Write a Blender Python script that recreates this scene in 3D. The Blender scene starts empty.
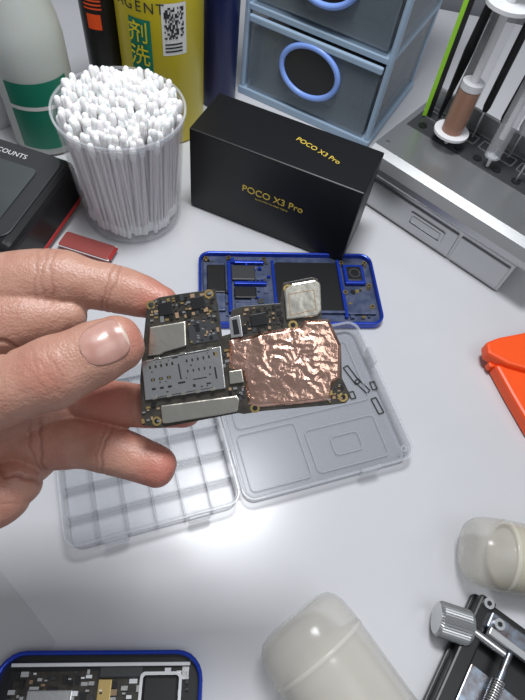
import bpy, bmesh, math, random
import numpy as np
from mathutils import Vector, Matrix, noise
from mathutils.bvhtree import BVHTree
random.seed(7); np.random.seed(7)
scn=bpy.context.scene; COL=scn.collection
scn.view_settings.view_transform='Standard'
S=0.01
# ---------------------------------------------------------------- materials
def mat(name,c,rough=.5,metal=0,spec=.5,alpha=1,trans=0,sss=0,coat=0,bump=None,vary=None,emit=0,ior=1.45):
    m=bpy.data.materials.new(name);m.use_nodes=True
    nt=m.node_tree;N=nt.nodes;L=nt.links;b=N['Principled BSDF']
    b.inputs['Base Color'].default_value=(*c,1);b.inputs['Roughness'].default_value=rough
    b.inputs['Metallic'].default_value=metal;b.inputs['Alpha'].default_value=alpha
    b.inputs['Specular IOR Level'].default_value=spec;b.inputs['IOR'].default_value=ior
    b.inputs['Transmission Weight'].default_value=trans;b.inputs['Coat Weight'].default_value=coat
    if sss:
        b.inputs['Subsurface Weight'].default_value=sss;b.inputs['Subsurface Scale'].default_value=.003
    if emit:
        b.inputs['Emission Color'].default_value=(*c,1);b.inputs['Emission Strength'].default_value=emit
    tc=N.new('ShaderNodeTexCoord')
    if bump:
        n=N.new('ShaderNodeTexNoise');n.inputs['Scale'].default_value=bump[0];n.inputs['Detail'].default_value=bump[3] if len(bump)>3 else 5
        bp=N.new('ShaderNodeBump');bp.inputs['Strength'].default_value=bump[1];bp.inputs['Distance'].default_value=bump[2] if len(bump)>2 else .0005
        L.new(tc.outputs['Object'],n.inputs['Vector']);L.new(n.outputs['Fac'],bp.inputs['Height']);L.new(bp.outputs['Normal'],b.inputs['Normal'])
    if vary:
        n=N.new('ShaderNodeTexNoise');n.inputs['Scale'].default_value=vary[0];n.inputs['Detail'].default_value=6
        r=N.new('ShaderNodeValToRGB');r.color_ramp.elements[0].position=.35;r.color_ramp.elements[1].position=.68
        r.color_ramp.elements[0].color=(*vary[1],1);r.color_ramp.elements[1].color=(*c,1)
        L.new(tc.outputs['Object'],n.inputs['Vector']);L.new(n.outputs['Fac'],r.inputs['Fac']);L.new(r.outputs['Color'],b.inputs['Base Color'])
    return m
M={}
M['desk']=mat('desk_laminate',(.60,.605,.63),.22,vary=(.12,(.57,.575,.60)))
M['wall']=mat('wall_paint',(.20,.21,.23),.8,bump=(60,.1))
M['floor']=mat('floor_tile',(.25,.24,.23),.5,vary=(6,(.18,.17,.16)))
M['black']=mat('black_plastic',(.012,.012,.013),.35)
M['blackcard']=mat('black_card',(.006,.006,.007),.42,bump=(8,.05))
M['darkgrey']=mat('dark_grey',(.04,.042,.045),.4)
M['midgrey']=mat('mid_grey',(.16,.17,.18),.4)
M['gold']=mat('gold_print',(.75,.55,.08),.4,emit=.05)
M['brass']=mat('brass',(.85,.62,.25),.25,1)
M['silver']=mat('brushed_aluminium',(.50,.51,.52),.32,.85,bump=(20,.05))
M['silver2']=mat('shield_steel',(.66,.63,.55),.28,1,bump=(1.6,.35,.0008,2))
M['tin']=mat('tin_plate',(.64,.64,.63),.26,1,bump=(2.5,.3,.0005,2))
M['pcb']=mat('pcb_mask',(.025,.022,.02),.35,vary=(3,(.05,.045,.035)))
M['white']=mat('white_plastic',(.75,.76,.78),.4)
M['cotton']=mat('cotton',(.93,.92,.92),.9,sss=.15,bump=(6,.3,.001))
M['stick']=mat('swab_stick',(.84,.78,.80),.6)
M['blue']=mat('anodised_blue',(.015,.05,.42),.25,.4)
M['bluegrey']=mat('midframe',(.12,.14,.22),.38,.4,vary=(1.2,(.05,.07,.14)))
M['navy']=mat('navy_plastic',(.006,.012,.09),.35)
M['ltblue']=mat('pale_blue_plastic',(.45,.60,.78),.25,alpha=.7)
M['ringblue']=mat('handle_blue',(.24,.40,.92),.3)
M['smoke']=mat('smoked_clear',(.22,.27,.32),.12,alpha=.42)
M['clear']=mat('clear_plastic',(.80,.80,.83),.12,alpha=.20)
M['barrel']=mat('syringe_barrel',(.80,.80,.83),.1,alpha=.14)
M['frost']=mat('frosted_clear',(.50,.52,.57),.24,alpha=.26)
M['frost2']=mat('frosted_edge',(.66,.68,.72),.2,alpha=.32)
M['frost3']=mat('frosted_floor',(.42,.44,.49),.3,alpha=.36)
M['yellow']=mat('yellow_can',(.72,.58,.02),.35)
M['hdpe']=mat('milky_plastic',(.62,.66,.62),.35,alpha=.85,sss=.2)
M['green']=mat('green_label',(.01,.20,.12),.4)
M['lime']=mat('lime_grip',(.40,.85,.05),.4)
M['red']=mat('red_plastic',(.42,.03,.03),.35)
M['redcase']=mat('dull_red_plastic',(.36,.07,.06),.35,alpha=.85)
M['orange']=mat('orange_plastic',(.95,.10,.015),.4,sss=.05)
M['amber']=mat('amber_flux',(.30,.10,.02),.2)
M['paper']=mat('paper_label',(.74,.74,.72),.7)
M['sheet']=mat('work_sheet',(.50,.50,.52),.6)
M['ink']=mat('print_ink',(.03,.03,.035),.6)
M['steelblue']=mat('blued_steel',(.30,.36,.44),.3,.9,vary=(1.5,(.16,.13,.12)))
M['screen']=mat('lcd',(.07,.08,.08),.12)
M['tan']=mat('ceramic_tan',(.30,.20,.12),.5)
M['nickel']=mat('nickel_plate',(.7,.7,.7),.25,1)
M['rubber']=mat('rubber',(.01,.01,.01),.6)
M['copper']=mat('copper_foil',(.84,.54,.43),.25,1,bump=(2.8,.6,.0011,3),vary=(.9,(.70,.43,.33)))
# ---------------------------------------------------------------- builders (cm inside a 0.01-scaled parent)
def root(name,loc=(0,0,0),rz=0,rot=None):
    e=bpy.data.objects.new(name,None);COL.objects.link(e);e.empty_display_size=.01
    Rm=Matrix.Rotation(math.radians(rz),4,'Z') if rot is None else rot.to_4x4()
    e.matrix_world=Matrix.Translation(Vector(loc)*S)@Rm@Matrix.Scale(S,4)
    return e
def add(par,name,V,F,m,loc=(0,0,0),rot=(0,0,0),smooth=False,bevel=0,seg=2,mi=None):
    me=bpy.data.meshes.new(name);me.from_pydata([tuple(v) for v in V],[],F)
    for k in (m if isinstance(m,(list,tuple)) else [m]): me.materials.append(M[k] if isinstance(k,str) else k)
    if mi: me.polygons.foreach_set('material_index',mi)
    me.update()
    bm=bmesh.new();bm.from_mesh(me);bmesh.ops.recalc_face_normals(bm,faces=bm.faces);bm.to_mesh(me);bm.free()
    o=bpy.data.objects.new(name,me);COL.objects.link(o);o.parent=par
    o.location=loc;o.rotation_euler=[math.radians(a) for a in rot]
    if smooth:
        me.polygons.foreach_set('use_smooth',[True]*len(me.polygons))
        try: me.set_sharp_from_angle(angle=math.radians(40))
        except Exception: pass
    if bevel:
        b=o.modifiers.new('b','BEVEL');b.width=bevel;b.segments=seg;b.limit_method='ANGLE';b.angle_limit=math.radians(40)
    return o
def box(par,name,size,loc,m,bevel=0,rot=(0,0,0),seg=2):
    x,y,z=[s/2 for s in size]
    V=[(-x,-y,-z),(x,-y,-z),(x,y,-z),(-x,y,-z),(-x,-y,z),(x,-y,z),(x,y,z),(-x,y,z)]
    F=[(0,3,2,1),(4,5,6,7),(0,1,5,4),(1,2,6,5),(2,3,7,6),(3,0,4,7)]
    return add(par,name,V,F,m,loc,rot,bevel=bevel,seg=seg)
def prism(par,name,pts,z0,z1,m,bevel=0,loc=(0,0,0),rot=(0,0,0),seg=2):
    n=len(pts)
    V=[(p[0],p[1],z0) for p in pts]+[(p[0],p[1],z1) for p in pts]
    F=[tuple(range(n-1,-1,-1)),tuple(range(n,2*n))]+[(i,(i+1)%n,n+(i+1)%n,n+i) for i in range(n)]
    return add(par,name,V,F,m,loc,rot,bevel=bevel,seg=seg)
def rrect(w,d,r,n=6,cx=0,cy=0):
    P=[]
    for sx,sy,a0 in ((1,1,0),(-1,1,90),(-1,-1,180),(1,-1,270)):
        for i in range(n+1):
            a=math.radians(a0+90*i/n);P.append((cx+sx*(w/2-r)+r*math.cos(a),cy+sy*(d/2-r)+r*math.sin(a)))
    return P
def ring(par,name,outer,inner,z0,z1,m,bevel=0,loc=(0,0,0),rot=(0,0,0)):
    n=len(outer);V=[(p[0],p[1],z0) for p in outer]+[(p[0],p[1],z0) for p in inner]+[(p[0],p[1],z1) for p in outer]+[(p[0],p[1],z1) for p in inner]
    F=[]
    for i in range(n):
        j=(i+1)%n
        F+=[(i,j,2*n+j,2*n+i),(n+i,3*n+i,3*n+j,n+j),(2*n+i,2*n+j,3*n+j,3*n+i),(i,n+i,n+j,j)]
    return add(par,name,V,F,m,loc,rot,bevel=bevel)
def lathe(par,name,prof,m,loc=(0,0,0),rot=(0,0,0),n=40,cap=True,smooth=True):
    V=[];F=[]
    for r,z in prof:
        for i in range(n):
            a=2*math.pi*i/n;V.append((r*math.cos(a),r*math.sin(a),z))
    for k in range(len(prof)-1):
        for i in range(n):
            j=(i+1)%n;F.append((k*n+i,k*n+j,(k+1)*n+j,(k+1)*n+i))
    if cap:
        F.append(tuple(range(n-1,-1,-1)));q=(len(prof)-1)*n;F.append(tuple(range(q,q+n)))
    return add(par,name,V,F,m,loc,rot,smooth=smooth)
def cyl(par,name,r,h,loc,m,rot=(0,0,0),n=24,r2=None,smooth=True):
    return lathe(par,name,[(r,-h/2),(r if r2 is None else r2,h/2)],m,loc,rot,n,smooth=smooth)
def text(par,name,s,size,loc,rot,m,ext=.01,align='CENTER'):
    c=bpy.data.curves.new(name,'FONT');c.body=s;c.size=size;c.extrude=ext;c.align_x=align;c.align_y='CENTER'
    c.materials.append(M[m]);o=bpy.data.objects.new(name,c);COL.objects.link(o);o.parent=par
    o.location=loc;o.rotation_euler=[math.radians(a) for a in rot];return o
def wire(par,name,pts,r,m,cyc=False):
    c=bpy.data.curves.new(name,'CURVE');c.dimensions='3D';c.bevel_depth=r;c.bevel_resolution=3
    s=c.splines.new('POLY');s.points.add(len(pts)-1)
    for i,p in enumerate(pts): s.points[i].co=(*p,1)
    s.use_cyclic_u=cyc;c.materials.append(M[m]);o=bpy.data.objects.new(name,c);COL.objects.link(o);o.parent=par;return o
def bil(q,s,t):
    a,b,c,d=[Vector((p[0],p[1])) for p in q] # BL BR TR TL
    return (a*(1-s)+b*s)*(1-t)+(d*(1-s)+c*s)*t
def multi(par,name,items,mats):
    """items: (cx,cy,w,d,z0,z1,ang,matindex) joined in one mesh"""
    V=[];F=[];mi=[]
    for cx,cy,w,d,z0,z1,a,k in items:
        b=len(V);ca,sa=math.cos(a),math.sin(a)
        for z in (z0,z1):
            for x,y in ((-w/2,-d/2),(w/2,-d/2),(w/2,d/2),(-w/2,d/2)): V.append((cx+x*ca-y*sa,cy+x*sa+y*ca,z))
        for f in ((0,3,2,1),(4,5,6,7),(0,1,5,4),(1,2,6,5),(2,3,7,6),(3,0,4,7)): F.append(tuple(b+i for i in f));mi.append(k)
    return add(par,name,V,F,mats,mi=mi)
def scatter(par,name,quad,n,z,ang,smin=.05,smax=.16,hmax=.07,mats=('black','tan','nickel','brass','darkgrey'),rnd=1):
    R=random.Random(rnd);it=[];used=[]
    for _ in range(n*6):
        if len(it)>=n: break
        p=bil(quad,R.random(),R.random());w=R.uniform(smin,smax);d=w*R.choice([.5,.6,1,1.6])
        if any(abs(p.x-u[0])<(w+u[2])*.55 and abs(p.y-u[1])<(d+u[3])*.55 for u in used): continue
        used.append((p.x,p.y,w,d));it.append((p.x,p.y,w,d,z,z+R.uniform(.02,hmax),ang,R.randrange(len(mats))))
    return multi(par,name,it,list(mats))
# ---------------------------------------------------------------- room + desk
wl=root('wall_back');box(wl,'wall_surface',(260,6,260),(0,93,55),'wall')
fl=root('floor');box(fl,'floor_slab',(260,300,4),(0,-40,-77),'floor')
dk=root('desk');box(dk,'desk_top',(150,150,3),(0,14,-1.5),'desk',.3)
for i,(x,y) in enumerate(((-70,-56),(70,-56),(-70,84),(70,84))): box(dk,'leg_%d'%(i+1),(5,5,72),(x,y,-39),'darkgrey',.3)
sh=root('paper_sheet');prism(sh,'sheet',[(-30,10),(-13.9,2.9),(-9.1,-.3),(-14,-12),(-34,-6)],.0,.03,'sheet')
# ---------------------------------------------------------------- black carton
bxr=root('phone_box',(-1.35,39.6,0),-14)
BD=6.0
box(bxr,'carton_base',(16.0,BD-.2,8.6),(0,0,4.3),'blackcard',.1)
box(bxr,'carton_lid',(16.2,BD,8.7),(0,0,4.65),'blackcard',.12)
text(bxr,'front_print','POCO X3 Pro',1.0,(.3,-BD/2-.015,4.8),(90,0,0),'gold')
text(bxr,'front_print_small','Exactly What You Need  Flagship',.24,(.3,-BD/2-.012,4.1),(90,0,0),'gold',.004)
text(bxr,'top_print','POCO X3 Pro',.75,(2.8,.1,9.01),(0,0,-14),'gold')
# ---------------------------------------------------------------- cotton swab cup
cp=root('cotton_swab_cup',(-15.1,36.5,0))
H0=11.3
lathe(cp,'cup_wall',[(4.45,0),(4.55,.1),(5.25,H0),(5.3,H0+.05),(5.3,H0-.3),(5.15,H0-.3),(4.4,.35),(0.01,.35)],'clear',n=64,cap=False)
lathe(cp,'cup_base',[(4.3,.02),(4.4,.3)],'frost2',n=48)
lathe(cp,'cup_rim',[(5.2,H0),(5.38,H0),(5.38,H0+.16),(5.2,H0+.16),(5.2,H0)],'frost2',n=64,cap=False)
V=[];F=[];mi=[]
def strand(p0,p1,prof,ns,k):
    d=(p1-p0);L=d.length;d.normalize();a=d.orthogonal().normalized();b=d.cross(a)
    base=len(V)
    for r,s in prof:
        for i in range(ns):
            t=2*math.pi*i/ns;V.append(p0+d*(s*L)+a*(r*math.cos(t))+b*(r*math.sin(t)))
    for q in range(len(prof)-1):
        for i in range(ns):
            j=(i+1)%ns;F.append((base+q*ns+i,base+q*ns+j,base+(q+1)*ns+j,base+(q+1)*ns+i));mi.append(k)
R=random.Random(3);pp=[]
for ix in range(-14,15):
    for iy in range(-14,15):
        x=(ix+.5*(iy%2))*.45;y=iy*.39;r=math.hypot(x,y)
        if r<4.85: pp.append((x,y,r))
for x,y,r in pp:
    x+=R.uniform(-.1,.1);y+=R.uniform(-.1,.1)
    f=.84+R.uniform(-.03,.02)
    p0=Vector((x*f*.99,y*f*.99,.5+R.uniform(0,.4)));top=12.2-.025*r*r+R.uniform(-.55,.55)
    p1=Vector((x+R.uniform(-.4,.4),y+R.uniform(-.4,.4),top))
    q=math.hypot(p1.x,p1.y)
    if q>4.85: p1.x*=4.85/q;p1.y*=4.85/q
    strand(p0,p1,[(.12,0),(.12,.93)],6,0)
    d=(p1-p0).normalized()
    strand(p1-d*1.4,p1,[(.09,0),(.22,.12),(.28,.35),(.29,.65),(.24,.88),(.12,.98),(.01,1)],8,1)
    if r>3.2:strand(p0-d*.1,p0+d*1.2,[(.01,0),(.2,.1),(.24,.4),(.2,.8),(.1,1)],8,1)
add(cp,'swab_bundle',V,F,['stick','cotton'],smooth=True,mi=mi)
# ---------------------------------------------------------------- bottles at the back
def patch(par,name,r,a0,a1,z0,z1,m,n=16,loc=(0,0,0)):
    V=[];F=[]
    for i in range(n+1):
        a=math.radians(a0+(a1-a0)*i/n)
        V+=[(r*math.cos(a),r*math.sin(a),z0),(r*math.cos(a),r*math.sin(a),z1)]
    for i in range(n):F.append((2*i,2*i+2,2*i+3,2*i+1))
    return add(par,name,V,F,m,loc,smooth=True)
def wraptext(par,name,s,size,r,ac,z,m,sp=.72):
    n=len(s);st=math.degrees(size*sp/r)
    for i,ch in enumerate(s):
        if ch==' ':continue
        a=ac+(i-(n-1)/2)*st;ar=math.radians(a)
        text(par,'%s_%d'%(name,i+1),ch,size,((r+.02)*math.cos(ar),(r+.02)*math.sin(ar),z),(90,0,a+90),m,.01)
yb=root('yellow_aerosol_can',(-15.6,50.8,0))
lathe(yb,'can_body',[(3.9,0),(4.1,.3),(4.1,25),(4.0,25.8),(3.2,27),(2.6,27.4)],'yellow',n=48)
lathe(yb,'can_cap',[(2.6,27.4),(2.6,31),(2.2,31.6)],'red',n=32)
wraptext(yb,'print_a','AGENT',1.25,4.12,-100,13.9,'ink',.78)
patch(yb,'green_panel',4.13,-116,-86,8.2,12.9,'green')
text(yb,'glyph_1','剂',2.0,(-.85,-4.24,11.7),(90,0,-8),'yellow');text(yb,'glyph_2','洗',2.0,(-.85,-4.24,9.6),(90,0,-8),'yellow')
patch(yb,'qr_panel',4.13,-72,-40,9.9,14.4,'paper')
R=random.Random(11)
V=[];F=[]
for i in range(15):
    for j in range(15):
        if R.random()<.5:
            a0=-69+i*1.7;a1=a0+1.7;z0=11.4+j*.18;z1=z0+.18;b=len(V)
            for a,z in ((a0,z0),(a1,z0),(a1,z1),(a0,z1)):V.append((4.16*math.cos(math.radians(a)),4.16*math.sin(math.radians(a)),z))
            F.append((b,b+1,b+2,b+3))
add(yb,'qr_code',V,F,'ink')
for k in range(3):patch(yb,'fine_print_%d'%(k+1),4.15,-69,-46,10.2+k*.32,10.35+k*.32,'ink')
bb=root('black_spray_bottle',(-21.7,51.4,0))
lathe(bb,'bottle_body',[(1.85,0),(1.95,.3),(1.95,19),(1.6,20.5),(1.0,21.5),(1.0,23)],'black')
patch(bb,'label_band',1.97,-130,-50,13.2,14.0,'red');patch(bb,'label_band_2',1.97,-110,-70,9.6,11,'orange')
for k in range(5): patch(bb,'label_text_%d'%(k+1),1.97,-115,-65,11.4+k*.35,11.55+k*.35,'orange')
wb=root('solvent_bottle',(-26.7,44.9,0))
lathe(wb,'bottle_body',[(3.2,0),(3.5,.4),(3.5,10.5),(3.3,12.2),(2.6,15),(2.2,17.5),(1.5,18.5),(1.5,20)],'hdpe',n=48)
lathe(wb,'bottle_cap',[(1.8,20),(1.8,22.5),(1.5,23)],'white')
patch(wb,'green_label',3.54,-110,-10,1,8.0,'green');patch(wb,'white_stripe',3.56,-110,-10,5.3,5.7,'paper')
w2=root('white_bottle',(-34.9,47.2,0))
lathe(w2,'bottle_body',[(4.2,0),(4.4,.4),(4.4,22),(4,24),(2,26)],'white',n=48)
patch(w2,'paper_label',4.44,-140,-20,4,20,'paper')
for k in range(14): patch(w2,'printed_line_%d'%(k+1),4.47,-90,-30-(k*37%23),5+k*1.05,5.25+k*1.05,'ink')
nb=root('navy_spray_can',(-11.0,56.6,0))
lathe(nb,'can_body',[(1.9,0),(2.05,.3),(2.05,24),(1.8,26)],'navy',n=40)
# ---------------------------------------------------------------- drawer unit
dr=root('plastic_drawer_unit',(-8.7,58.85,0),-20.3)
W=16.85;D=15
TH=9.6
box(dr,'base_tray',(W+.5,D,.9),(W/2,D/2-.2,.45),'ltblue',.15)
for i in range(3):
    z=i*TH+.9
    box(dr,'drawer_front_%d'%(i+1),(W-1.6,.3,TH-1.5),(W/2,.15,z+(TH-1)/2),'smoke',.3)
    box(dr,'drawer_lip_%d'%(i+1),(W-1.2,.5,.7),(W/2,-.05,z+TH-1.6),'ltblue',.15)
    box(dr,'drawer_bottom_%d'%(i+1),(W-1.8,D-1.2,.3),(W/2,D/2,z+.3),'smoke')
    for s in (-1,1): box(dr,'drawer_side_%d_%d'%(i+1,(s+3)//2),(.2,D-1.4,TH-3),(W/2+s*(W/2-1.0),D/2,z+3.2),'smoke')
    box(dr,'drawer_contents_a_%d'%(i+1),(6.5,D-5,3.6),(W/2-3.6,D/2+.8,z+2.3),'darkgrey',.5,rot=(0,0,6))
    box(dr,'drawer_contents_b_%d'%(i+1),(5.2,D-8,4.6),(W/2+3.6,D/2-.2,z+2.8),'black',.4,rot=(0,0,-9))
    cyl(dr,'drawer_contents_c_%d'%(i+1),1.0,5.0,(W/2+.2,2.2,z+1.5),'midgrey',rot=(0,90,12))
    box(dr,'shelf_%d'%(i+1),(W,D,.65),(W/2,D/2,z+TH-.6),'ltblue',.12)
    pts=[(W/2+3.4*math.cos(a),-.15,z+4.9+2.7*math.sin(a)) for a in [2*math.pi*k/48 for k in range(48)]]
    wire(dr,'oval_handle_%d'%(i+1),pts,.32,'ringblue',True)
    P=[(3.3*math.cos(2*math.pi*k/40),2.6*math.sin(2*math.pi*k/40)) for k in range(40)]
    prism(dr,'finger_recess_%d'%(i+1),P,-.06,.06,'black',loc=(W/2,-.06,z+4.9),rot=(90,0,0))
for s,x in ((1,.2),(2,W-.2)):
    box(dr,'side_post_%d'%(s),(.55,1.0,TH*3+.5),(x,.45,TH*1.5+.5),'ltblue',.15)
    box(dr,'side_panel_%d'%(s),(.2,D-1.2,TH*3),(x,D/2+.3,TH*1.5+.6),'smoke')
    box(dr,'rear_post_%d'%(s),(.45,.8,TH*3+.5),(x,D-.4,TH*1.5+.5),'ltblue',.15)
box(dr,'back_panel',(W-.6,.2,TH*3),(W/2,D-.2,TH*1.5+.6),'smoke')
# ---------------------------------------------------------------- aluminium tool holder
ho=root('tool_holder',(6.5,44.2,0),-32.5)
HW=17.6
box(ho,'drawer_body',(HW-.6,8.5,3.9),(HW/2,4.6,1.97),'silver',.12)
for i,(x0,x1) in enumerate(((.6,11.4),(11.7,HW-.6))):
    box(ho,'drawer_face_%d'%(i+1),(x1-x0,.25,3.0),((x0+x1)/2,.28,1.9),'silver',.1)
ring(ho,'pull_frame',rrect(4.0,1.5,.2),rrect(3.5,1.0,.1),-.08,.10,'silver',loc=(8.2,.12,2.0),rot=(90,0,0))
box(ho,'pull_tab',(3.2,.08,.8),(8.2,.1,2.0),'silver',.03)
box(ho,'shadow_gap',(HW-.3,9.3,.3),(HW/2,4.9,4.05),'black')
prof=[(-.1,4.2),(-.35,4.6),(-.3,5.2),(.3,6.0),(1.2,6.35),(10.6,6.6),(10.8,6.3),(10.8,4.15)]
V=[];n=len(prof)
for x in (-.4,HW+1.5):
    for y,z in prof:V.append((x,y,z))
F=[tuple(range(n)),tuple(range(2*n-1,n-1,-1))]+[(i,(i+1)%n,n+(i+1)%n,n+i) for i in range(n)]
add(ho,'top_rail',V,F,'silver',bevel=.08)
box(ho,'rear_panel',(HW+1.6,.4,8.6),(HW/2+.5,10.6,4.3),'silver',.1)
box(ho,'tool_mat',(HW+.6,4.4,.1),(HW/2+.5,8.1,6.53),'darkgrey',.03,rot=(1.5,0,0))
for i in range(8):
    x=1.5+i*2.15
    ring(ho,'slot_frame_%d'%(i+1),rrect(1.7,1.5,.15),rrect(1.4,1.2,.1),6.56,6.68,'silver',loc=(x,9.0,0))
    cyl(ho,'hole_%d'%(i+1),.45,.12,(x,6.9,6.57),'black',rot=(1.5,0,0))
for x in (.5,HW): cyl(ho,'screw_%d'%(1 if x<1 else 2),.2,.1,(x,2.2,6.41),'nickel',rot=(1.5,0,0))
def tool(name,x,y,lean,parts):
    r=root(name,(0,0,0))
    bw=ho.matrix_world@Vector((x,y,6.6))
    r.matrix_world=Matrix.Translation(bw)@Matrix.Rotation(math.radians(lean[1]),4,'Z')@Matrix.Rotation(math.radians(lean[0]),4,'X')@Matrix.Scale(S,4)
    for i,(nm,prof,m) in enumerate(parts):lathe(r,nm,prof,m,n=20)
    return r
tool('craft_knife',3.0,8.9,(3,0),[('shaft',[(.35,0),(.38,3),(.42,17)],'black'),('cap',[(.44,17),(.3,18)],'lime')])
g=root('spudger');g.matrix_world=Matrix.Translation(ho.matrix_world@Vector((.8,8.2,6.7)))@Matrix.Rotation(math.radians(-2),4,'Y')@Matrix.Scale(S,4)
box(g,'blade',(.42,.12,18),(0,0,9),'lime',.04);box(g,'core',(.5,.2,17),(.44,.1,8.5),'black',.04)
g=root('tweezers');g.matrix_world=Matrix.Translation(ho.matrix_world@Vector((1.9,9.4,6.7)))@Matrix.Rotation(math.radians(4),4,'X')@Matrix.Scale(S,4)
for s in (-1,1): prism(g,'arm_%d'%(1.5+s/2),[(-.1,0),(.1,0),(.45,7),(.35,13),(-.35,13),(-.45,7)],-.06,.06,'black',loc=(0,s*.25,0),rot=(90+s*1.5,0,0))
sy=tool('flux_syringe',4.6,6.4,(-1,10),[('luer_tip',[(.18,0),(.25,.8),(.7,1.2)],'white'),('flux_gel',[(1.0,1.3),(1.0,5.6)],'amber'),('barrel',[(1.1,1.2),(1.1,12.5)],'barrel'),('flange',[(1.9,12.5),(1.9,12.8)],'white'),('plunger',[(.35,5.9),(.35,17),(1.1,17),(1.1,17.3)],'white')])
cyl(sy,'stopper',1.0,.6,(0,0,6.0),'white');cyl(sy,'lower_flange',1.7,.25,(0,0,1.3),'white')
sy=tool('clear_syringe',9.2,6.6,(-3,0),[('luer_tip',[(.15,0),(.2,.8),(.5,1.1)],'white'),('barrel',[(.75,1.1),(.75,9.5)],'frost2'),('flange',[(1.3,9.5),(1.3,9.75)],'white'),('plunger',[(.3,3),(.3,13),(.9,13),(.9,13.3)],'white')])
R=random.Random(21)
for k,(x,y,c,h,rr) in enumerate(((6.0,9,'black',14,.35),(8.0,9,'black',13,.4),(10.1,9,'white',14,.55),(12.3,9,'black',11,.45),(12.2,6.9,'nickel',9,.3),(14.4,9,'midgrey',12,.4),(14.4,6.9,'darkgrey',10,.4),(16.3,9,'black',12,.45),(16.3,6.9,'white',9,.35))):
    tool('precision_screwdriver',x,y,(R.uniform(-3,3),0),[('shaft',[(.15,0),(.15,3)],'nickel'),('handle',[(rr*.7,3),(rr,3.5),(rr,h-2),(rr*.8,h-1.6),(rr*.8,h-1),(rr,h-.9),(rr*.9,h)],c)])
# ---------------------------------------------------------------- blue phone midframe
ph=root('phone_frame',(1.35,30.3,0),13.3)
L0=16.6;W0=8.2
ring(ph,'rim',rrect(L0,W0,1.1),rrect(L0-.5,W0-.5,.9),0,.85,'blue',.1)
prism(ph,'tray_floor',rrect(L0-.5,W0-.5,.9),.15,.35,'bluegrey')
prism(ph,'battery_sheet',rrect(6.2,5.6,.3,cx=1.9,cy=.3),.35,.5,'black')
box(ph,'battery_rail',(6.6,.25,.45),(1.9,-2.7,.5),'bluegrey',.05)
box(ph,'battery_rail_2',(.25,5.8,.45),(-1.4,.3,.5),'blue',.05)
box(ph,'charge_board',(2.0,5.5,.25),(-6.9,.2,.5),'bluegrey',.1)
box(ph,'speaker_module',(1.7,3.2,.35),(-6.7,.9,.62),'black',.12)
box(ph,'motor_cover',(2.2,1.7,.3),(-4.2,1.7,.55),'darkgrey',.1)
box(ph,'coil_plate',(2.0,1.2,.3),(-4.1,-.6,.55),'black',.1)
box(ph,'lower_plate',(3.0,1.5,.2),(-3.6,-2.4,.5),'bluegrey',.08)
box(ph,'bracket',(3.0,.35,.4),(-3.6,.45,.6),'blue',.08);box(ph,'bracket_2',(.35,5.8,.4),(-5.5,.1,.6),'blue',.08);box(ph,'bracket_3',(2.8,.3,.4),(-3.6,2.9,.6),'blue',.08)
box(ph,'camera_surround',(2.0,2.3,.45),(6.3,1.6,.58),'blue',.15);box(ph,'camera_window',(1.5,1.8,.5),(6.3,1.6,.62),'black',.2)
ring(ph,'lens_ring',rrect(1.1,1.1,.5),rrect(.8,.8,.38),.86,.92,'darkgrey',loc=(6.3,1.6,0))
for i,(x,y) in enumerate(((7.5,2.9),(7.5,.2),(5.1,-.6),(7.4,-2.2),(5.2,2.9),(-7.6,3.2),(-7.6,-3.0),(-2.2,3.2),(-2.3,-3.1),(-5.5,3.3))):
    cyl(ph,'screw_boss_%d'%(i+1),.22,.5,(x,y,.6),'brass');cyl(ph,'screw_hole_%d'%(i+1),.11,.52,(x,y,.61),'black')
box(ph,'top_rib',(.3,6.6,.5),(4.9,0,.55),'blue',.06);box(ph,'side_shelf',(2.7,2.4,.3),(6.4,-1.7,.5),'bluegrey',.1)
scatter(ph,'midframe_parts',[(-7.7,-3.3),(-1.8,-3.3),(-1.8,3.3),(-7.7,3.3)],60,.36,0,.15,.55,.35,('black','bluegrey','darkgrey','blue','bluegrey'),5)
scatter(ph,'midframe_parts_2',[(5.2,-3.3),(7.7,-3.3),(7.7,.2),(5.2,.2)],22,.5,0,.12,.4,.2,('black','bluegrey','darkgrey','brass'),6)
# ---------------------------------------------------------------- parts organiser
og=root('parts_organizer_box',(.74,10.1,0),26)
def tray(pre,x0,x1,y0,y1,h,fm,r=.9):
    cx,cy=(x0+x1)/2,(y0+y1)/2;w,d=x1-x0,y1-y0
    prism(og,pre+'_floor',rrect(w-.1,d-.1,r,cx=cx,cy=cy),.02,.16,fm)
    ring(og,pre+'_wall',rrect(w,d,r,cx=cx,cy=cy),rrect(w-.3,d-.3,r-.12,cx=cx,cy=cy),.02,h,'frost',.04)
    ring(og,pre+'_lip',rrect(w+.3,d+.3,r+.1,cx=cx,cy=cy),rrect(w-.1,d-.1,r-.1,cx=cx,cy=cy),h-.22,h,'frost2',.05)
tray('tray',-11.9,-.2,0,12.4,1.9,'frost');tray('lid',.2,13.6,0,12.6,1.5,'frost3')
for i in range(1,6):
    x=-11.9+11.7*i/6;box(og,'divider_x_%d'%i,(.14,12.0 if i%2 else 8.0,1.2),(x,6.2 if i%2 else 4.2,.7),'frost',.03)
for j in range(1,6): box(og,'divider_y_%d'%j,(11.4,.14,1.2),(-6.05,12.4*j/6,.7),'frost',.03)
prism(og,'lid_panel_floor',rrect(12.6,11.8,.6,cx=6.9,cy=6.3),.17,.24,'frost')
for nm,(cx,cy,w,d) in (('a',(3.3,3.0,4.8,4.6)),('b',(9.2,2.6,6.0,3.6)),('c',(6.8,8.6,11.4,5.8)),('d',(9.2,2.6,2.4,1.6))):
    ring(og,'lid_panel_'+nm,rrect(w,d,.4,cx=cx,cy=cy),rrect(w-.16,d-.16,.32,cx=cx,cy=cy),.25,.42,'frost2',.03)
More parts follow.
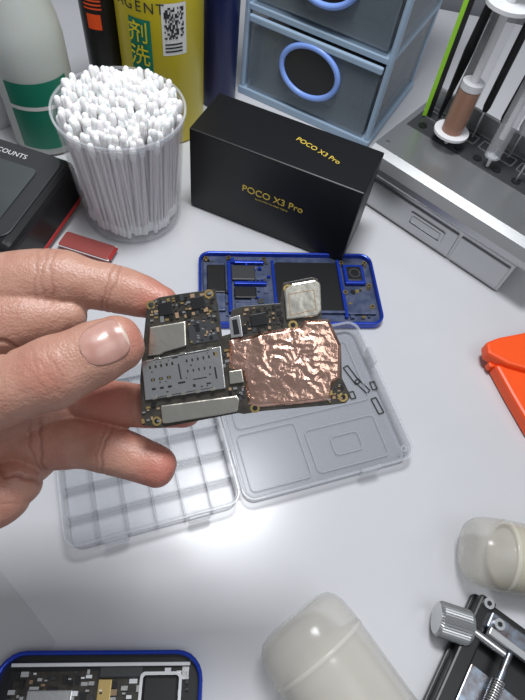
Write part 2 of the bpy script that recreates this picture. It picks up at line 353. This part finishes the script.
for i,(x,y,a) in enumerate(((-8.8,-.2,0),(-3.2,-.2,0),(9.8,-.15,0),(13.7,9.0,90))):
    box(og,'latch_%d'%(i+1),(1.6,.35,1.1),(x,y,1.2),'frost2',.12,rot=(0,0,a))
for i in range(4): cyl(og,'hinge_%d'%(i+1),.2,1.8,(0,1.8+i*2.9,1.4),'frost2',rot=(90,0,0))
ring(og,'corner_peg',rrect(.5,.5,.24),rrect(.3,.3,.14),1.5,1.62,'frost2',loc=(12.9,.7,0))
gk=root('rubber_gasket',(8.6,21.6,.26),26)
def fr(nm,cx,cy,w,d,a):
    ring(gk,nm,rrect(w,d,.08,3),rrect(w-.16,d-.16,.04,3),0,.06,'rubber',loc=(cx,cy,0),rot=(0,0,a))
fr('strip_1',-.25,1.3,.55,1.9,15);fr('strip_2',.25,.1,.5,1.5,25);fr('strip_3',-.9,-.5,.5,.7,0);fr('strip_4',1.2,-.1,.5,.8,0);fr('strip_5',.8,-1.9,.55,1.5,5)
# ---------------------------------------------------------------- bench meter
mm=root('bench_multimeter',(-28.9,32.3,0),-9)
box(mm,'body',(16.5,11.3,4.6),(0,0,2.5),'black',.9,rot=(3,0,0),seg=4)
box(mm,'red_holster',(16.7,11.5,.6),(0,0,.75),'red',.28,rot=(3,0,0))
prism(mm,'face_panel',rrect(15,10,1.2),0,.12,'darkgrey',.05,loc=(0,0,4.82),rot=(3,0,0))
prism(mm,'screen',rrect(12.2,6.4,.5),0,.1,'screen',.03,loc=(0,-.4,4.95),rot=(3,0,0))
text(mm,'face_print','6000 COUNTS',.72,(2.1,3.8,5.17),(3,0,0),'white')
rp=root('red_plastic_case',(-17.7,30.6,0),-8)
box(rp,'shell',(5.0,1.8,.7),(0,0,.35),'redcase',.2);box(rp,'lid_seam',(5.1,1.85,.1),(0,0,.5),'white',.02);cyl(rp,'hinge_pin',.15,1.5,(2.55,0,.5),'red',rot=(90,0,0))
# ---------------------------------------------------------------- orange clip
oc=root('orange_spring_clip',(0,0,0))
prism(oc,'upper_jaw',[(18.8,27.4),(20.0,28.2),(22.2,29.2),(25.5,31.2),(27,29),(24.6,26.3),(22.6,25.4),(20.6,25.6),(18.9,26.3)],.9,2.2,'orange',.25)
prism(oc,'lower_jaw',[(19.8,25.8),(22.5,26.0),(27,27.8),(28,20),(25.5,18),(22.5,20.2),(21.0,23.2)],.05,1.5,'orange',.25)
cyl(oc,'pivot_pin',.35,2.6,(23.2,27.2,1.3),'nickel')
box(oc,'jaw_pad',(1.6,.5,.8),(20.2,26.1,.8),'orange',.1,rot=(0,0,20))
# ---------------------------------------------------------------- lying frosted bottles
M['frosth']=mat('frosted_bottle_plastic',(.70,.67,.60),.18,alpha=.40)
M['frosti']=mat('frosted_inner_cup',(.84,.81,.74),.2,alpha=.40)
M['labely']=mat('yellowed_label',(.62,.58,.40),.6,alpha=.9)
def lying(name,loc,yaw,r,L,lab):
    b=root(name,(loc[0],loc[1],r),yaw)
    pr=[(.01,0),(r*.62,.06),(r*.80,.25),(r*.90,.6),(r*.96,1.1),(r*.99,1.8),(r,2.6),(r,L*.7),(r*.9,L*.78),(r*.5,L*.86),(r*.42,L)]
    lathe(b,'bottle_shell',pr,'frosth',rot=(0,90,0),n=56,cap=False)
    lathe(b,'inner_wall',[(q[0]*.84+.001,q[1]*.9+2.0) for q in pr[:-2]],'frosti',rot=(0,90,0),n=56,cap=False)
    lathe(b,'seam_ring',[(r*1.0,2.5),(r*1.012,2.55),(r*1.012,2.7),(r*1.0,2.75)],'frosti',rot=(0,90,0),n=56,cap=False)
    lathe(b,'screw_cap',[(r*.5,L),(r*.5,L+1.6),(r*.4,L+1.7)],'white',rot=(0,90,0))
    if lab:lathe(b,'label_sleeve',[(r*.88,2.6),(r*.88,7)],'labely',rot=(0,90,0),cap=False)
    return b
lying('frosted_bottle',(4.9,3.5),-44,3.1,13,False)
lying('frosted_bottle',(16.2,9.7),0,2.35,11,True)
# ---------------------------------------------------------------- pcb clamp
cl=root('pcb_clamp',(17.8,7.7,0),-26.6)
prism(cl,'base_plate',rrect(9,12,.4,cx=4.4,cy=-6.4),.05,.5,'black',.1)
box(cl,'left_rail',(1.1,11,1.0),(.7,-6.0,.95),'black',.15)
box(cl,'jaw_bar',(7,1.1,1.4),(4.5,-1.8,1.2),'steelblue',.1);box(cl,'jaw_bar_2',(7,1.1,1.4),(4.5,-8.2,1.2),'steelblue',.1)
box(cl,'jaw_step',(6.6,.5,.5),(4.5,-2.5,1.9),'silver',.06);box(cl,'slide_plate',(6.5,3.2,.5),(4.6,-6.2,.8),'steelblue',.08)
V=[];F=[]
pr=[(.55,0),(1.0,.1),(1.05,.3),(1.05,2.1),(.95,2.3),(.0,2.3)]
for r,z in pr:
    for i in range(80):
        a=2*math.pi*i/80;q=r*(1+(.05 if i%2 else 0)*(1 if .2<z<2.2 else 0));V.append((q*math.cos(a),q*math.sin(a),z))
for k in range(len(pr)-1):
    for i in range(80):F.append((k*80+i,k*80+(i+1)%80,(k+1)*80+(i+1)%80,(k+1)*80+i))
add(cl,'knurled_knob',V,F,'silver',loc=(.35,-3.0,1.5),rot=(0,-90,20))
cyl(cl,'knob_spindle',.3,3,(1.2,-3.0,1.5),'nickel',rot=(0,90,0))
hel=[]
for i in range(400):
    a=i*.45;hel.append((3.0+.35*math.cos(a),-4.6-i*.0115,1.5+.35*math.sin(a)))
wire(cl,'spring',hel,.07,'nickel');cyl(cl,'guide_rod',.24,8,(3.0,-5.5,1.5),'steelblue',rot=(90,0,0))
cyl(cl,'guide_rod_2',.22,8,(6.5,-5.5,1.5),'nickel',rot=(90,0,0))
for i,(x,y) in enumerate(((.7,-.9),(.7,-10.4),(7.6,-1.8),(1.6,-1.8))):
    cyl(cl,'bolt_%d'%(i+1),.35,.3,(x,y,1.55 if i<2 else 2.0),'silver');cyl(cl,'bolt_socket_%d'%(i+1),.17,.32,(x,y,1.57 if i<2 else 2.02),'black',n=6)
# ---------------------------------------------------------------- opened phone, lower left
p2=root('opened_phone',(-5.9,-.7,0),10)
ring(p2,'rim',rrect(12.2,19,1.6,cy=-9.0),rrect(11.7,18.5,1.4,cy=-9.0),0,.9,'blue',.12)
prism(p2,'tray_floor',rrect(11.7,18.5,1.4,cy=-9.0),.1,.3,'black')
box(p2,'main_shield',(2.6,2.0,.3),(-2.8,-2.5,.5),'tin',.08);box(p2,'main_board',(9.5,3.6,.1),(-.3,-2.4,.36),'pcb')
box(p2,'flex_strip',(.8,2.0,.2),(.3,-2.0,.5),'brass',.05);box(p2,'camera_module',(2.1,2.1,.5),(3.6,-1.9,.6),'black',.15)
ring(p2,'camera_frame',rrect(2.5,2.5,.3),rrect(2.15,2.15,.2),.5,.75,'white',loc=(3.6,-1.9,0))
box(p2,'white_frame',(10.6,.2,.35),(0,-.25,.5),'white',.04);box(p2,'speaker',(2.6,.6,.35),(1.2,-.65,.5),'darkgrey',.08)
scatter(p2,'board_parts',[(-5.3,-4.2),(5.3,-4.2),(5.3,-.6),(-5.3,-.6)],170,.42,0,.12,.6,.25,('black','tan','nickel','darkgrey','tin','white'),9)
box(p2,'battery',(9,11,.4),(0,-11,.5),'darkgrey',.2)
# ---------------------------------------------------------------- hand + circuit board share one tilted local frame
ROT=Matrix(((.9811,-.1930,0),(.1647,.8370,-.5218),(.1007,.5119,.8531)))
HL=(0,9.91,22.29)
cbr=root('circuit_board',HL,rot=ROT)
K=.0362
def T(u,v):return ((u-262.5)*K,(350-v)*K)
def TP(l):return [T(*p) for p in l]
outline=[(147,303),(160,297),(185,293),(215,289),(219,312),(222,336),(232,333),(231,310),(243,306),(280,303),(283,283),(312,277),(318,279),(322,319),(330,321),(341,345),(342,378),(351,396),(346,403),(330,405),(262,411),(244,414),(238,413),(160,428),(142,425),(140,380),(143,345)]
prism(cbr,'substrate',TP(outline),-.11,0,'pcb',.015)
def ringhole(i,u,v,r=.17):
    x,y=T(u,v);ring(cbr,'screw_pad_%d'%i,rrect(2*r,2*r,r*.99,5),rrect(1.1*r,1.1*r,r*.54,5),-.115,.02,'brass',loc=(x,y,0));cyl(cbr,'screw_hole_%d'%i,r*.55,.14,(x,y,-.06),'black')
for i,(u,v) in enumerate(((151,305),(157,421),(255,408),(343,397),(209,294),(288,289),(293,325),(236,375))):ringhole(i+1,u,v)
def Q(nm,pts,z0,z1,m,bev=.03):return prism(cbr,nm,TP(pts),z0,z1,m,bev)
Q('shield_left',[(148,356),(150,327),(186,321),(187,346),(165,352),(160,355)],0,.13,'silver2',.05)
# sim reader: stamped cage with contact openings
sim=[(146,400),(226,388),(221,346),(142,361)]
simq=TP(sim);ang=math.radians(10)
Q('sim_reader_cage',sim,.0,.12,'tin',.03)
R=random.Random(5);it=[]
def S_(s,t,w,d,k,z=.128,da=0):
    p=bil(simq,s,t);it.append((p.x,p.y,w,d,.115,z,ang+da,k))
for s in (.10,.17,.24,.31,.38):
    S_(s,.80,.07,.11,0);S_(s,.80,.03,.15,1,.122)
for s in (.56,.63,.70,.77,.84):
    S_(s,.80,.06,.11,0);S_(s,.55,.05,.10,0)
for s in (.12,.22,.32):
    S_(s,.48,.14,.10,0);S_(s,.48,.06,.05,1,.132);S_(s,.25,.14,.08,0)
S_(.46,.58,.05,.55,0);S_(.47,.30,.26,.07,0);S_(.70,.33,.50,.04,0);S_(.90,.40,.06,.42,0);S_(.62,.18,.10,.10,0);S_(.80,.18,.16,.06,0)
S_(.92,.85,.14,.12,0);S_(.93,.84,.07,.16,1,.132);S_(.5,.96,2.05,.025,0);S_(.5,.05,2.05,.025,0);S_(.42,.93,.22,.05,0)
for k in range(16):S_(R.uniform(.06,.94),R.choice([.13,.39,.68,.90]),R.uniform(.03,.07),R.uniform(.03,.05),0)
multi(cbr,'sim_reader_openings',it,['rubber','brass'])
it=[]
for s in (.12,.3,.48,.66,.84): S_(s,.03,.16,.10,0,.16)
for s in (.2,.52,.86): S_(s,1.0,.20,.08,0,.15)
multi(cbr,'sim_reader_tabs',it,['silver2'])
Q('shield_long',[(163,423),(161,405),(237,395),(240,399),(238,411),(222,414),(168,423)],0,.13,'silver2',.05)
Q('shield_upper',[(286,320),(284,290),(292,284),(315,280),(320,284),(321,311),(317,316)],0,.12,'silver2',.05)
ring(cbr,'shield_upper_groove',TP([(290,316),(288,294),(314,290),(316,310)]),TP([(290.8,315),(288.8,294.8),(313.2,290.8),(315.2,309.3)]),.12,.125,'tan')
Q('display_connector',[(231,338),(229,318),(240,315),(243,336)],0,.09,'nickel',.02)
Q('connector_core',[(234,335),(232,320),(237,319),(240,334)],.09,.10,'black',.01)
Q('silver_chip',[(230,384),(229,371),(242,369),(244,382)],0,.11,'silver2',.03)
Q('flex_patch',[(190,345),(188,322),(214,318),(219,340)],0,.03,'darkgrey',.01)
def sq(l,n,seed,**k):scatter(cbr,'components_%d'%seed,TP(l),n,0,math.radians(9),rnd=seed,**k)
sq([(152,322),(216,313),(213,292),(150,302)],75,21)
sq([(189,344),(219,338),(216,314),(188,320)],40,22)
sq([(244,333),(284,326),(281,305),(244,309)],50,23,mats=('black','darkgrey','black','tan'))
sq([(143,424),(160,422),(158,404),(143,406)],10,24)
sq([(229,400),(246,398),(244,386),(230,388)],14,25)
sq([(327,403),(346,396),(342,382),(332,388)],18,26)
sq([(224,349),(229,349),(229,366),(224,366)],6,27)
Q('flash_chip',[(160,316),(158,304),(172,301),(174,314)],0,.09,'black',.02)
Q('power_chip',[(192,310),(190,298),(204,296),(206,308)],0,.09,'black',.02)
Q('audio_chip',[(252,327),(250,315),(266,312),(268,324)],0,.08,'black',.02)
foil=TP([(229,340),(252,336),(262,332),(300,326),(304,320),(329,319),(341,345),(340,378),(333,384),(331,400),(300,404),(258,407),(248,404),(246,386),(243,372),(229,368)])
bm=bmesh.new();vs=[bm.verts.new((x,y,0)) for x,y in foil];bm.faces.new(vs)
x0=min(p[0] for p in foil);x1=max(p[0] for p in foil);y0=min(p[1] for p in foil);y1=max(p[1] for p in foil)
x=x0+.035
while x<x1:
    bmesh.ops.bisect_plane(bm,geom=bm.verts[:]+bm.edges[:]+bm.faces[:],plane_co=(x,0,0),plane_no=(1,0,0));x+=.035
y=y0+.035
while y<y1:
    bmesh.ops.bisect_plane(bm,geom=bm.verts[:]+bm.edges[:]+bm.faces[:],plane_co=(0,y,0),plane_no=(0,1,0));y+=.035
def edgedist(p):
    d=9
    for i in range(len(foil)):
        a=Vector(foil[i]);b=Vector(foil[(i+1)%len(foil)]);ab=b-a;t=max(0,min(1,(Vector(p)-a).dot(ab)/ab.length_squared));d=min(d,(Vector(p)-a-ab*t).length)
    return d
for v in bm.verts:
    e=min(1,edgedist((v.co.x,v.co.y))/.12);p=Vector((v.co.x,v.co.y,0))
    w=Vector((p.x+.3*noise.noise(p*1.6),p.y+.3*noise.noise(p*1.8+Vector((5,0,0))),.3))
    r1=1-abs(noise.noise(Vector((w.x*1.1+w.y*.6,w.y*2.0,1))))*2.2
    r2=1-abs(noise.noise(Vector((w.x*2.4-w.y,w.y*3.4,7))))*2.2
    r3=1-abs(noise.noise(Vector((w.x*4.5+w.y*2,w.y*6.5,3))))*2.2
    dx=max(0,abs(v.co.x-.95)-.85)/.3;dy=max(0,abs(v.co.y+.35)-.6)/.3
    inner=.30+.70*math.exp(-(dx*dx+dy*dy))
    v.co.z=.10*e+ e*inner*(.06*r1+.038*r2+.022*r3)
for f in bm.faces:f.smooth=True
me=bpy.data.meshes.new('foil');bm.to_mesh(me);bm.free();me.materials.append(M['copper'])
o=bpy.data.objects.new('copper_foil',me);COL.objects.link(o);o.parent=cbr
# ---- hand
hd=root('human_hand',HL,rot=ROT)
V=[];F=[]
def cr(p0,p1,p2,p3,t):
    return .5*((2*p1)+(-p0+p2)*t+(2*p0-5*p1+4*p2-p3)*t*t+(-p0+3*p1-3*p2+p3)*t**3)
def limb(pts,ns=28,sub=10,flat=.88):
    """pts (x,y,z,r[,flat])"""
    A=[np.array(list(p)+([flat] if len(p)==4 else []),float) for p in pts]
    A=[2*A[0]-A[1]]+A+[2*A[-1]-A[-2]]
    smp=[]
    for i in range(1,len(A)-2):
        for k in range(sub):smp.append(cr(A[i-1],A[i],A[i+1],A[i+2],k/sub))
    smp.append(A[-2])
    smp=[(Vector(s[:3]),max(.2,s[3]),s[4]) for s in smp]
    rings=[]
    for i,(c,r,f) in enumerate(smp):
        t=(smp[min(i+1,len(smp)-1)][0]-smp[max(i-1,0)][0]).normalized();rings.append((c,t,r,f))
    c,t,r,f=rings[-1];c0,t0,r0,f0=rings[0]
    for k in range(1,7):
        a=k/6*math.pi/2*.97;rings.append((c+t*r*math.sin(a)*.95,t,r*math.cos(a)**.8,f));rings.insert(0,(c0-t0*r0*math.sin(a)*.9,t0,r0*math.cos(a),f0))
    b=len(V)
    for c,t,r,f in rings:
        side=t.cross(Vector((0,0,1)))
        if side.length<1e-3:side=Vector((1,0,0))
        side.normalize();up=side.cross(t).normalized()
        for i in range(ns):
            a=2*math.pi*i/ns;V.append(c+side*(r*math.cos(a))+up*(r*f*math.sin(a)))
    for k in range(len(rings)-1):
        for i in range(ns):
            j=(i+1)%ns;F.append((b+k*ns+i,b+k*ns+j,b+(k+1)*ns+j,b+(k+1)*ns+i))
    F.append(tuple(b+i for i in range(ns-1,-1,-1)));q=b+(len(rings)-1)*ns;F.append(tuple(q+i for i in range(ns)))
wr=(-20.5,-2.6,-1.6,2.7,.7)
limb([(-36,-7,-3.5,3.6,.85),(-28,-4.5,-2.4,3.1,.8),wr,(-17,-1.8,-1.5,2.9,.6)],ns=40)
limb([wr,(-16,-.2,-1.2,2.0,.8),(-11.5,1.75,-.7,1.38),(-9.6,2.40,-.75,1.28),(-7.8,2.65,-.85,1.18),(-6.6,2.5,-.9,.96),(-5.5,2.3,-.95,.92),(-4.6,2.05,-.9,.82),(-3.85,1.80,-.85,.66)])
limb([wr,(-16,-1.0,-1.7,2.0,.8),(-12.0,-.8,-1.7,1.4),(-8.3,-1.5,-2.1,1.05),(-6.6,-1.95,-1.85,.88),(-5.2,-2.15,-1.6,.88),(-3.0,-2.25,-1.05,.72)])
limb([wr,(-16,-2.3,-1.8,2.0,.8),(-11.6,-3.3,-1.6,1.4),(-9.6,-3.5,-1.8,1.15),(-8.2,-3.6,-1.8,1.16),(-7.0,-3.68,-1.7,.99),(-5.95,-3.9,-1.6,.99),(-4.15,-4.5,-1.4,.83)])
limb([wr,(-16.5,-3.8,-1.8,1.8,.8),(-12.6,-5.0,-1.9,1.2),(-10.4,-5.0,-2.5,.98),(-9.5,-4.6,-3.2,.85),(-9.2,-4.1,-3.9,.7)])
limb([wr,(-15,-4.1,-1.2,1.9,.8),(-12,-5.3,-.9,1.4),(-10.3,-5.55,-1.0,1.28),(-9.5,-5.1,-1.3,.95)])   # hypothenar pad
limb([(-14,-3.0,-1.3,1.8),(-11,-2.7,-1.3,1.3),(-9.3,-2.6,-1.6,1.1),(-8.2,-2.4,-1.9,.9)])   # palm centre
limb([(-17.5,-1.6,-.6,1.7),(-14.6,-2.2,.4,1.75),(-12.2,-2.35,1.05,1.5),(-9.5,-1.65,1.35,1.24),(-7.9,-1.08,1.35,1.20),(-7.05,-.76,1.3,1.26),(-6.2,-.36,1.15,1.14),(-5.6,-.06,1.05,1.12,.84),(-5.05,.2,.95,1.0,.8)],flat=.86)
limb([(-13.5,-.2,-.4,1.6),(-11,.7,-.4,1.4),(-9.2,1.1,-.5,1.15),(-8.0,1.25,-.7,.95),(-7.3,1.35,-.8,.7)])   # web of skin between thumb and index
me=bpy.data.meshes.new('skinraw');me.from_pydata([tuple(v) for v in V],[],F);me.update()
bm=bmesh.new();bm.from_mesh(me);bmesh.ops.recalc_face_normals(bm,faces=bm.faces);bm.to_mesh(me);bm.free()
ho_=bpy.data.objects.new('tmp',me);COL.objects.link(ho_)
rm=ho_.modifiers.new('r','REMESH');rm.mode='VOXEL';rm.voxel_size=.055;rm.use_smooth_shade=True
sm=ho_.modifiers.new('s','SMOOTH');sm.factor=.5;sm.iterations=10
bpy.context.view_layer.update()
dg=bpy.context.evaluated_depsgraph_get()
sk=bpy.data.meshes.new_from_object(ho_.evaluated_get(dg));bpy.data.objects.remove(ho_)
n=len(sk.vertices);co=np.zeros(n*3);no=np.zeros(n*3)
sk.vertices.foreach_get('co',co);sk.vertex_normals.foreach_get('vector',no)
co=co.reshape(-1,3);no=no.reshape(-1,3)
disp=np.zeros(n);cre=np.zeros(n)
def crease(c,t,R,w,dep,wob=.05):
    global disp,cre
    c=np.array(c,float);t=np.array(t,float);t/=np.linalg.norm(t);d=co-c
    s=np.cross(t,[0,0,1]);lat=d@s
    pl=d@t+wob*np.sin(lat*4.0+c[0]*7)+.4*wob*np.sin(lat*11)
    g=np.exp(-(pl/w)**2)*np.clip((R-np.linalg.norm(d,axis=1))/(.35*R),0,1)
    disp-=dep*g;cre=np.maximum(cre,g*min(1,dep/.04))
for c in ((-5.5,2.3,-.9),(-5.72,2.35,-.9)):crease(c,(1,-.3,0),1.2,.045,.035)
for c in ((-7.9,2.6,-.8),(-8.15,2.6,-.8),(-7.6,2.6,-.8)):crease(c,(1,0,0),1.45,.05,.028)
for k in range(4):crease((-4.7-.95*k,2.1+.12*k,-.8),(1,-.4+.1*(k%3),0),1.1,.03,.009,.12)
crease((-6.0,-3.85,-1.5),(1,-.2,0),1.2,.05,.05);crease((-6.2,-3.8,-1.5),(1,-.15,0),1.15,.04,.025)
crease((-8.4,-3.55,-1.6),(1,0,0),1.4,.06,.05);crease((-8.75,-3.5,-1.6),(1,.1,0),1.4,.05,.03)
for k in range(6):crease((-7.6+.24*k,-1.0+.12*k,1.3),(1,.45,0),1.35-.12*abs(k-2.5),.035,.020 if k%2 else .034,.07)
for k in range(3):crease((-6.1+.14*k,-.36+.06*k,1.2),(1,.5,0),.95,.03,.011,.05)
for k in range(4):crease((-9.9+.55*k,-1.75+.15*k,1.3),(1,.2+.15*(k%3),0),1.5,.04,.008,.14)
crease((-9.0,.15,-.1),(.35,1,0),2.2,.08,.10,.08);crease((-9.6,-.1,.1),(.3,1,.1),1.6,.05,.04,.1)
crease((-9.6,-4.55,-.7),(.5,1,0),1.8,.07,.07,.1);crease((-10.2,-5.3,-.3),(.3,1,0),1.6,.04,.02,.1)
nz=np.array([noise.noise(Vector(p)*.9) for p in co]);nz2=np.array([noise.noise(Vector(p)*3.1) for p in co])
disp+=.03*nz+.010*nz2
co=co+no*disp[:,None];sk.vertices.foreach_set('co',co.ravel())
red=np.zeros(n)
for c,s,a in (((-3.6,-4.7,-1.2),1.3,1.),((-3.2,-2.3,-1),1.6,1.),((-3.9,1.7,-.6),1.0,.8),((-4.4,.4,1.),.7,.7),((-7.1,-.8,2.2),.8,.4),((-8.2,-3.6,-.8),1.0,.4),((-6,-2,-1.2),1.5,.9),((-10,-4.5,-.5),1.6,.4)):
    red=np.maximum(red,a*np.exp(-(np.linalg.norm(co-np.array(c),axis=1)/s)**2))
ca=sk.color_attributes.new('tint','FLOAT_COLOR','POINT')
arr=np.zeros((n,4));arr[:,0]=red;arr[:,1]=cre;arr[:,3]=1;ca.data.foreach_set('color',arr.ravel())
sm_=bpy.data.materials.new('skin');sm_.use_nodes=True;nt=sm_.node_tree;N=nt.nodes;Lk=nt.links;B=N['Principled BSDF']
at=N.new('ShaderNodeAttribute');at.attribute_name='tint';sp=N.new('ShaderNodeSeparateColor');Lk.new(at.outputs['Color'],sp.inputs[0])
tc=N.new('ShaderNodeTexCoord')
def nodenoise(sc,det=5):
    q=N.new('ShaderNodeTexNoise');q.inputs['Scale'].default_value=sc;q.inputs['Detail'].default_value=det;Lk.new(tc.outputs['Object'],q.inputs['Vector']);return q
n1=nodenoise(1.0,5);rmp=N.new('ShaderNodeValToRGB');rmp.color_ramp.elements[0].position=.30;rmp.color_ramp.elements[1].position=.70
rmp.color_ramp.elements[0].color=(.40,.195,.14,1);rmp.color_ramp.elements[1].color=(.49,.275,.205,1);Lk.new(n1.outputs['Fac'],rmp.inputs['Fac'])
m1=N.new('ShaderNodeMix');m1.data_type='RGBA';m1.inputs['B'].default_value=(.47,.16,.12,1);Lk.new(sp.outputs[0],m1.inputs['Factor']);Lk.new(rmp.outputs['Color'],m1.inputs['A'])
m2=N.new('ShaderNodeMix');m2.data_type='RGBA';m2.inputs['B'].default_value=(.22,.08,.055,1);Lk.new(m1.outputs['Result'],m2.inputs['A'])  # shade painted into the skin colour: creases mixed towards dark brown
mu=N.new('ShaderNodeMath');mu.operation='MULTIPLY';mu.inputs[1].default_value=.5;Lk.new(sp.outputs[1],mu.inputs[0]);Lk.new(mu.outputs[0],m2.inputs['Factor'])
Lk.new(m2.outputs['Result'],B.inputs['Base Color']);B.inputs['Roughness'].default_value=.45
B.inputs['Subsurface Weight'].default_value=.08;B.inputs['Subsurface Radius'].default_value=(1,.35,.2);B.inputs['Subsurface Scale'].default_value=.002
vo=N.new('ShaderNodeTexVoronoi');vo.inputs['Scale'].default_value=11;Lk.new(tc.outputs['Object'],vo.inputs['Vector'])
n2=nodenoise(7,3);ad=N.new('ShaderNodeMath');Lk.new(vo.outputs['Distance'],ad.inputs[0]);Lk.new(n2.outputs['Fac'],ad.inputs[1])
bp=N.new('ShaderNodeBump');bp.inputs['Strength'].default_value=.27;bp.inputs['Distance'].default_value=.0005;Lk.new(ad.outputs[0],bp.inputs['Height']);Lk.new(bp.outputs['Normal'],B.inputs['Normal'])
sk.materials.clear();sk.materials.append(sm_);sk.polygons.foreach_set('use_smooth',[True]*len(sk.polygons));sk.update()
so=bpy.data.objects.new('skin',sk);COL.objects.link(so);so.parent=hd
# thumbnail projected on the finished thumb
bvh=BVHTree.FromPolygons([tuple(c) for c in co],[tuple(p.vertices) for p in sk.polygons])
M['nail']=mat('fingernail',(.50,.29,.24),.27,sss=.08,vary=(1.4,(.43,.22,.18)),coat=.15)
M['nailtip']=mat('nail_free_edge',(.58,.44,.36),.4)
ax=Vector((.885,.465,0)).normalized();sd=Vector((-ax.y,ax.x,0));nc=Vector((-5.20,.24,0))
V=[];F=[];mi=[];NA=30;NB=20
for i in range(NA+1):
    a=-1+2*i/NA
    wd=.72*(1-.10*max(0,-a))*(1-abs(a)**(3.0 if a>0 else 3.2))**(1/2.4) if abs(a)<1 else .02
    for j in range(NB+1):
        b=-1+2*j/NB
        p=nc+ax*(a*.74)+sd*(b*max(wd,.02))
        h,nn,_,_=bvh.ray_cast(Vector((p.x,p.y,6)),Vector((0,0,-1)))
        if h is None:h=Vector((p.x,p.y,1.2))
        zz=h.z+.02*(1-b*b)+.03*(max(0,a)**2)-.02
        V.append((p.x,p.y,max(zz,1.1)))
for i in range(NA):
    for j in range(NB):
        q=i*(NB+1)+j;F.append((q,q+1,q+NB+2,q+NB+1));mi.append(1 if i>=NA-2 else 0)
nl=add(hd,'thumbnail',V,F,['nail','nailtip'],smooth=True,mi=mi)
so2=nl.modifiers.new('s','SOLIDIFY');so2.thickness=.05;so2.offset=0
V=[];F=[]
limb([(-44,-9.5,-4.5,5.0,.9),(-38,-7.6,-3.8,4.6,.9),(-33,-6,-3.1,4.3,.9)],ns=40)
add(hd,'sleeve_cuff',V,F,'darkgrey',smooth=True)
# ---------------------------------------------------------------- light + camera
def area(name,loc,target,sx,sy,pw,col=(1,1,1)):
    l=bpy.data.lights.new(name,'AREA');l.shape='RECTANGLE';l.size=sx;l.size_y=sy;l.energy=pw;l.color=col
    o=bpy.data.objects.new(name,l);COL.objects.link(o);o.location=loc
    o.rotation_euler=(Vector(target)-Vector(loc)).to_track_quat('-Z','Y').to_euler();return o
area('ceiling_led_panel',(-.04,.36,.92),(0,.2,0),.22,.16,7.0,(.96,.98,1))
area('room_light',(.6,-.2,1.5),(0,.3,0),.8,.8,4.5,(.95,.975,1))
w=bpy.data.worlds.new('w');scn.world=w;w.use_nodes=True;w.node_tree.nodes['Background'].inputs[0].default_value=(.85,.89,.96,1);w.node_tree.nodes['Background'].inputs[1].default_value=.27
cd=bpy.data.cameras.new('Camera');cam=bpy.data.objects.new('Camera',cd);COL.objects.link(cam);scn.camera=cam
cd.sensor_width=36;cd.lens=27;cd.clip_start=.01
cam.matrix_world=Matrix.Translation((0,0,.385))@ROT.to_4x4()
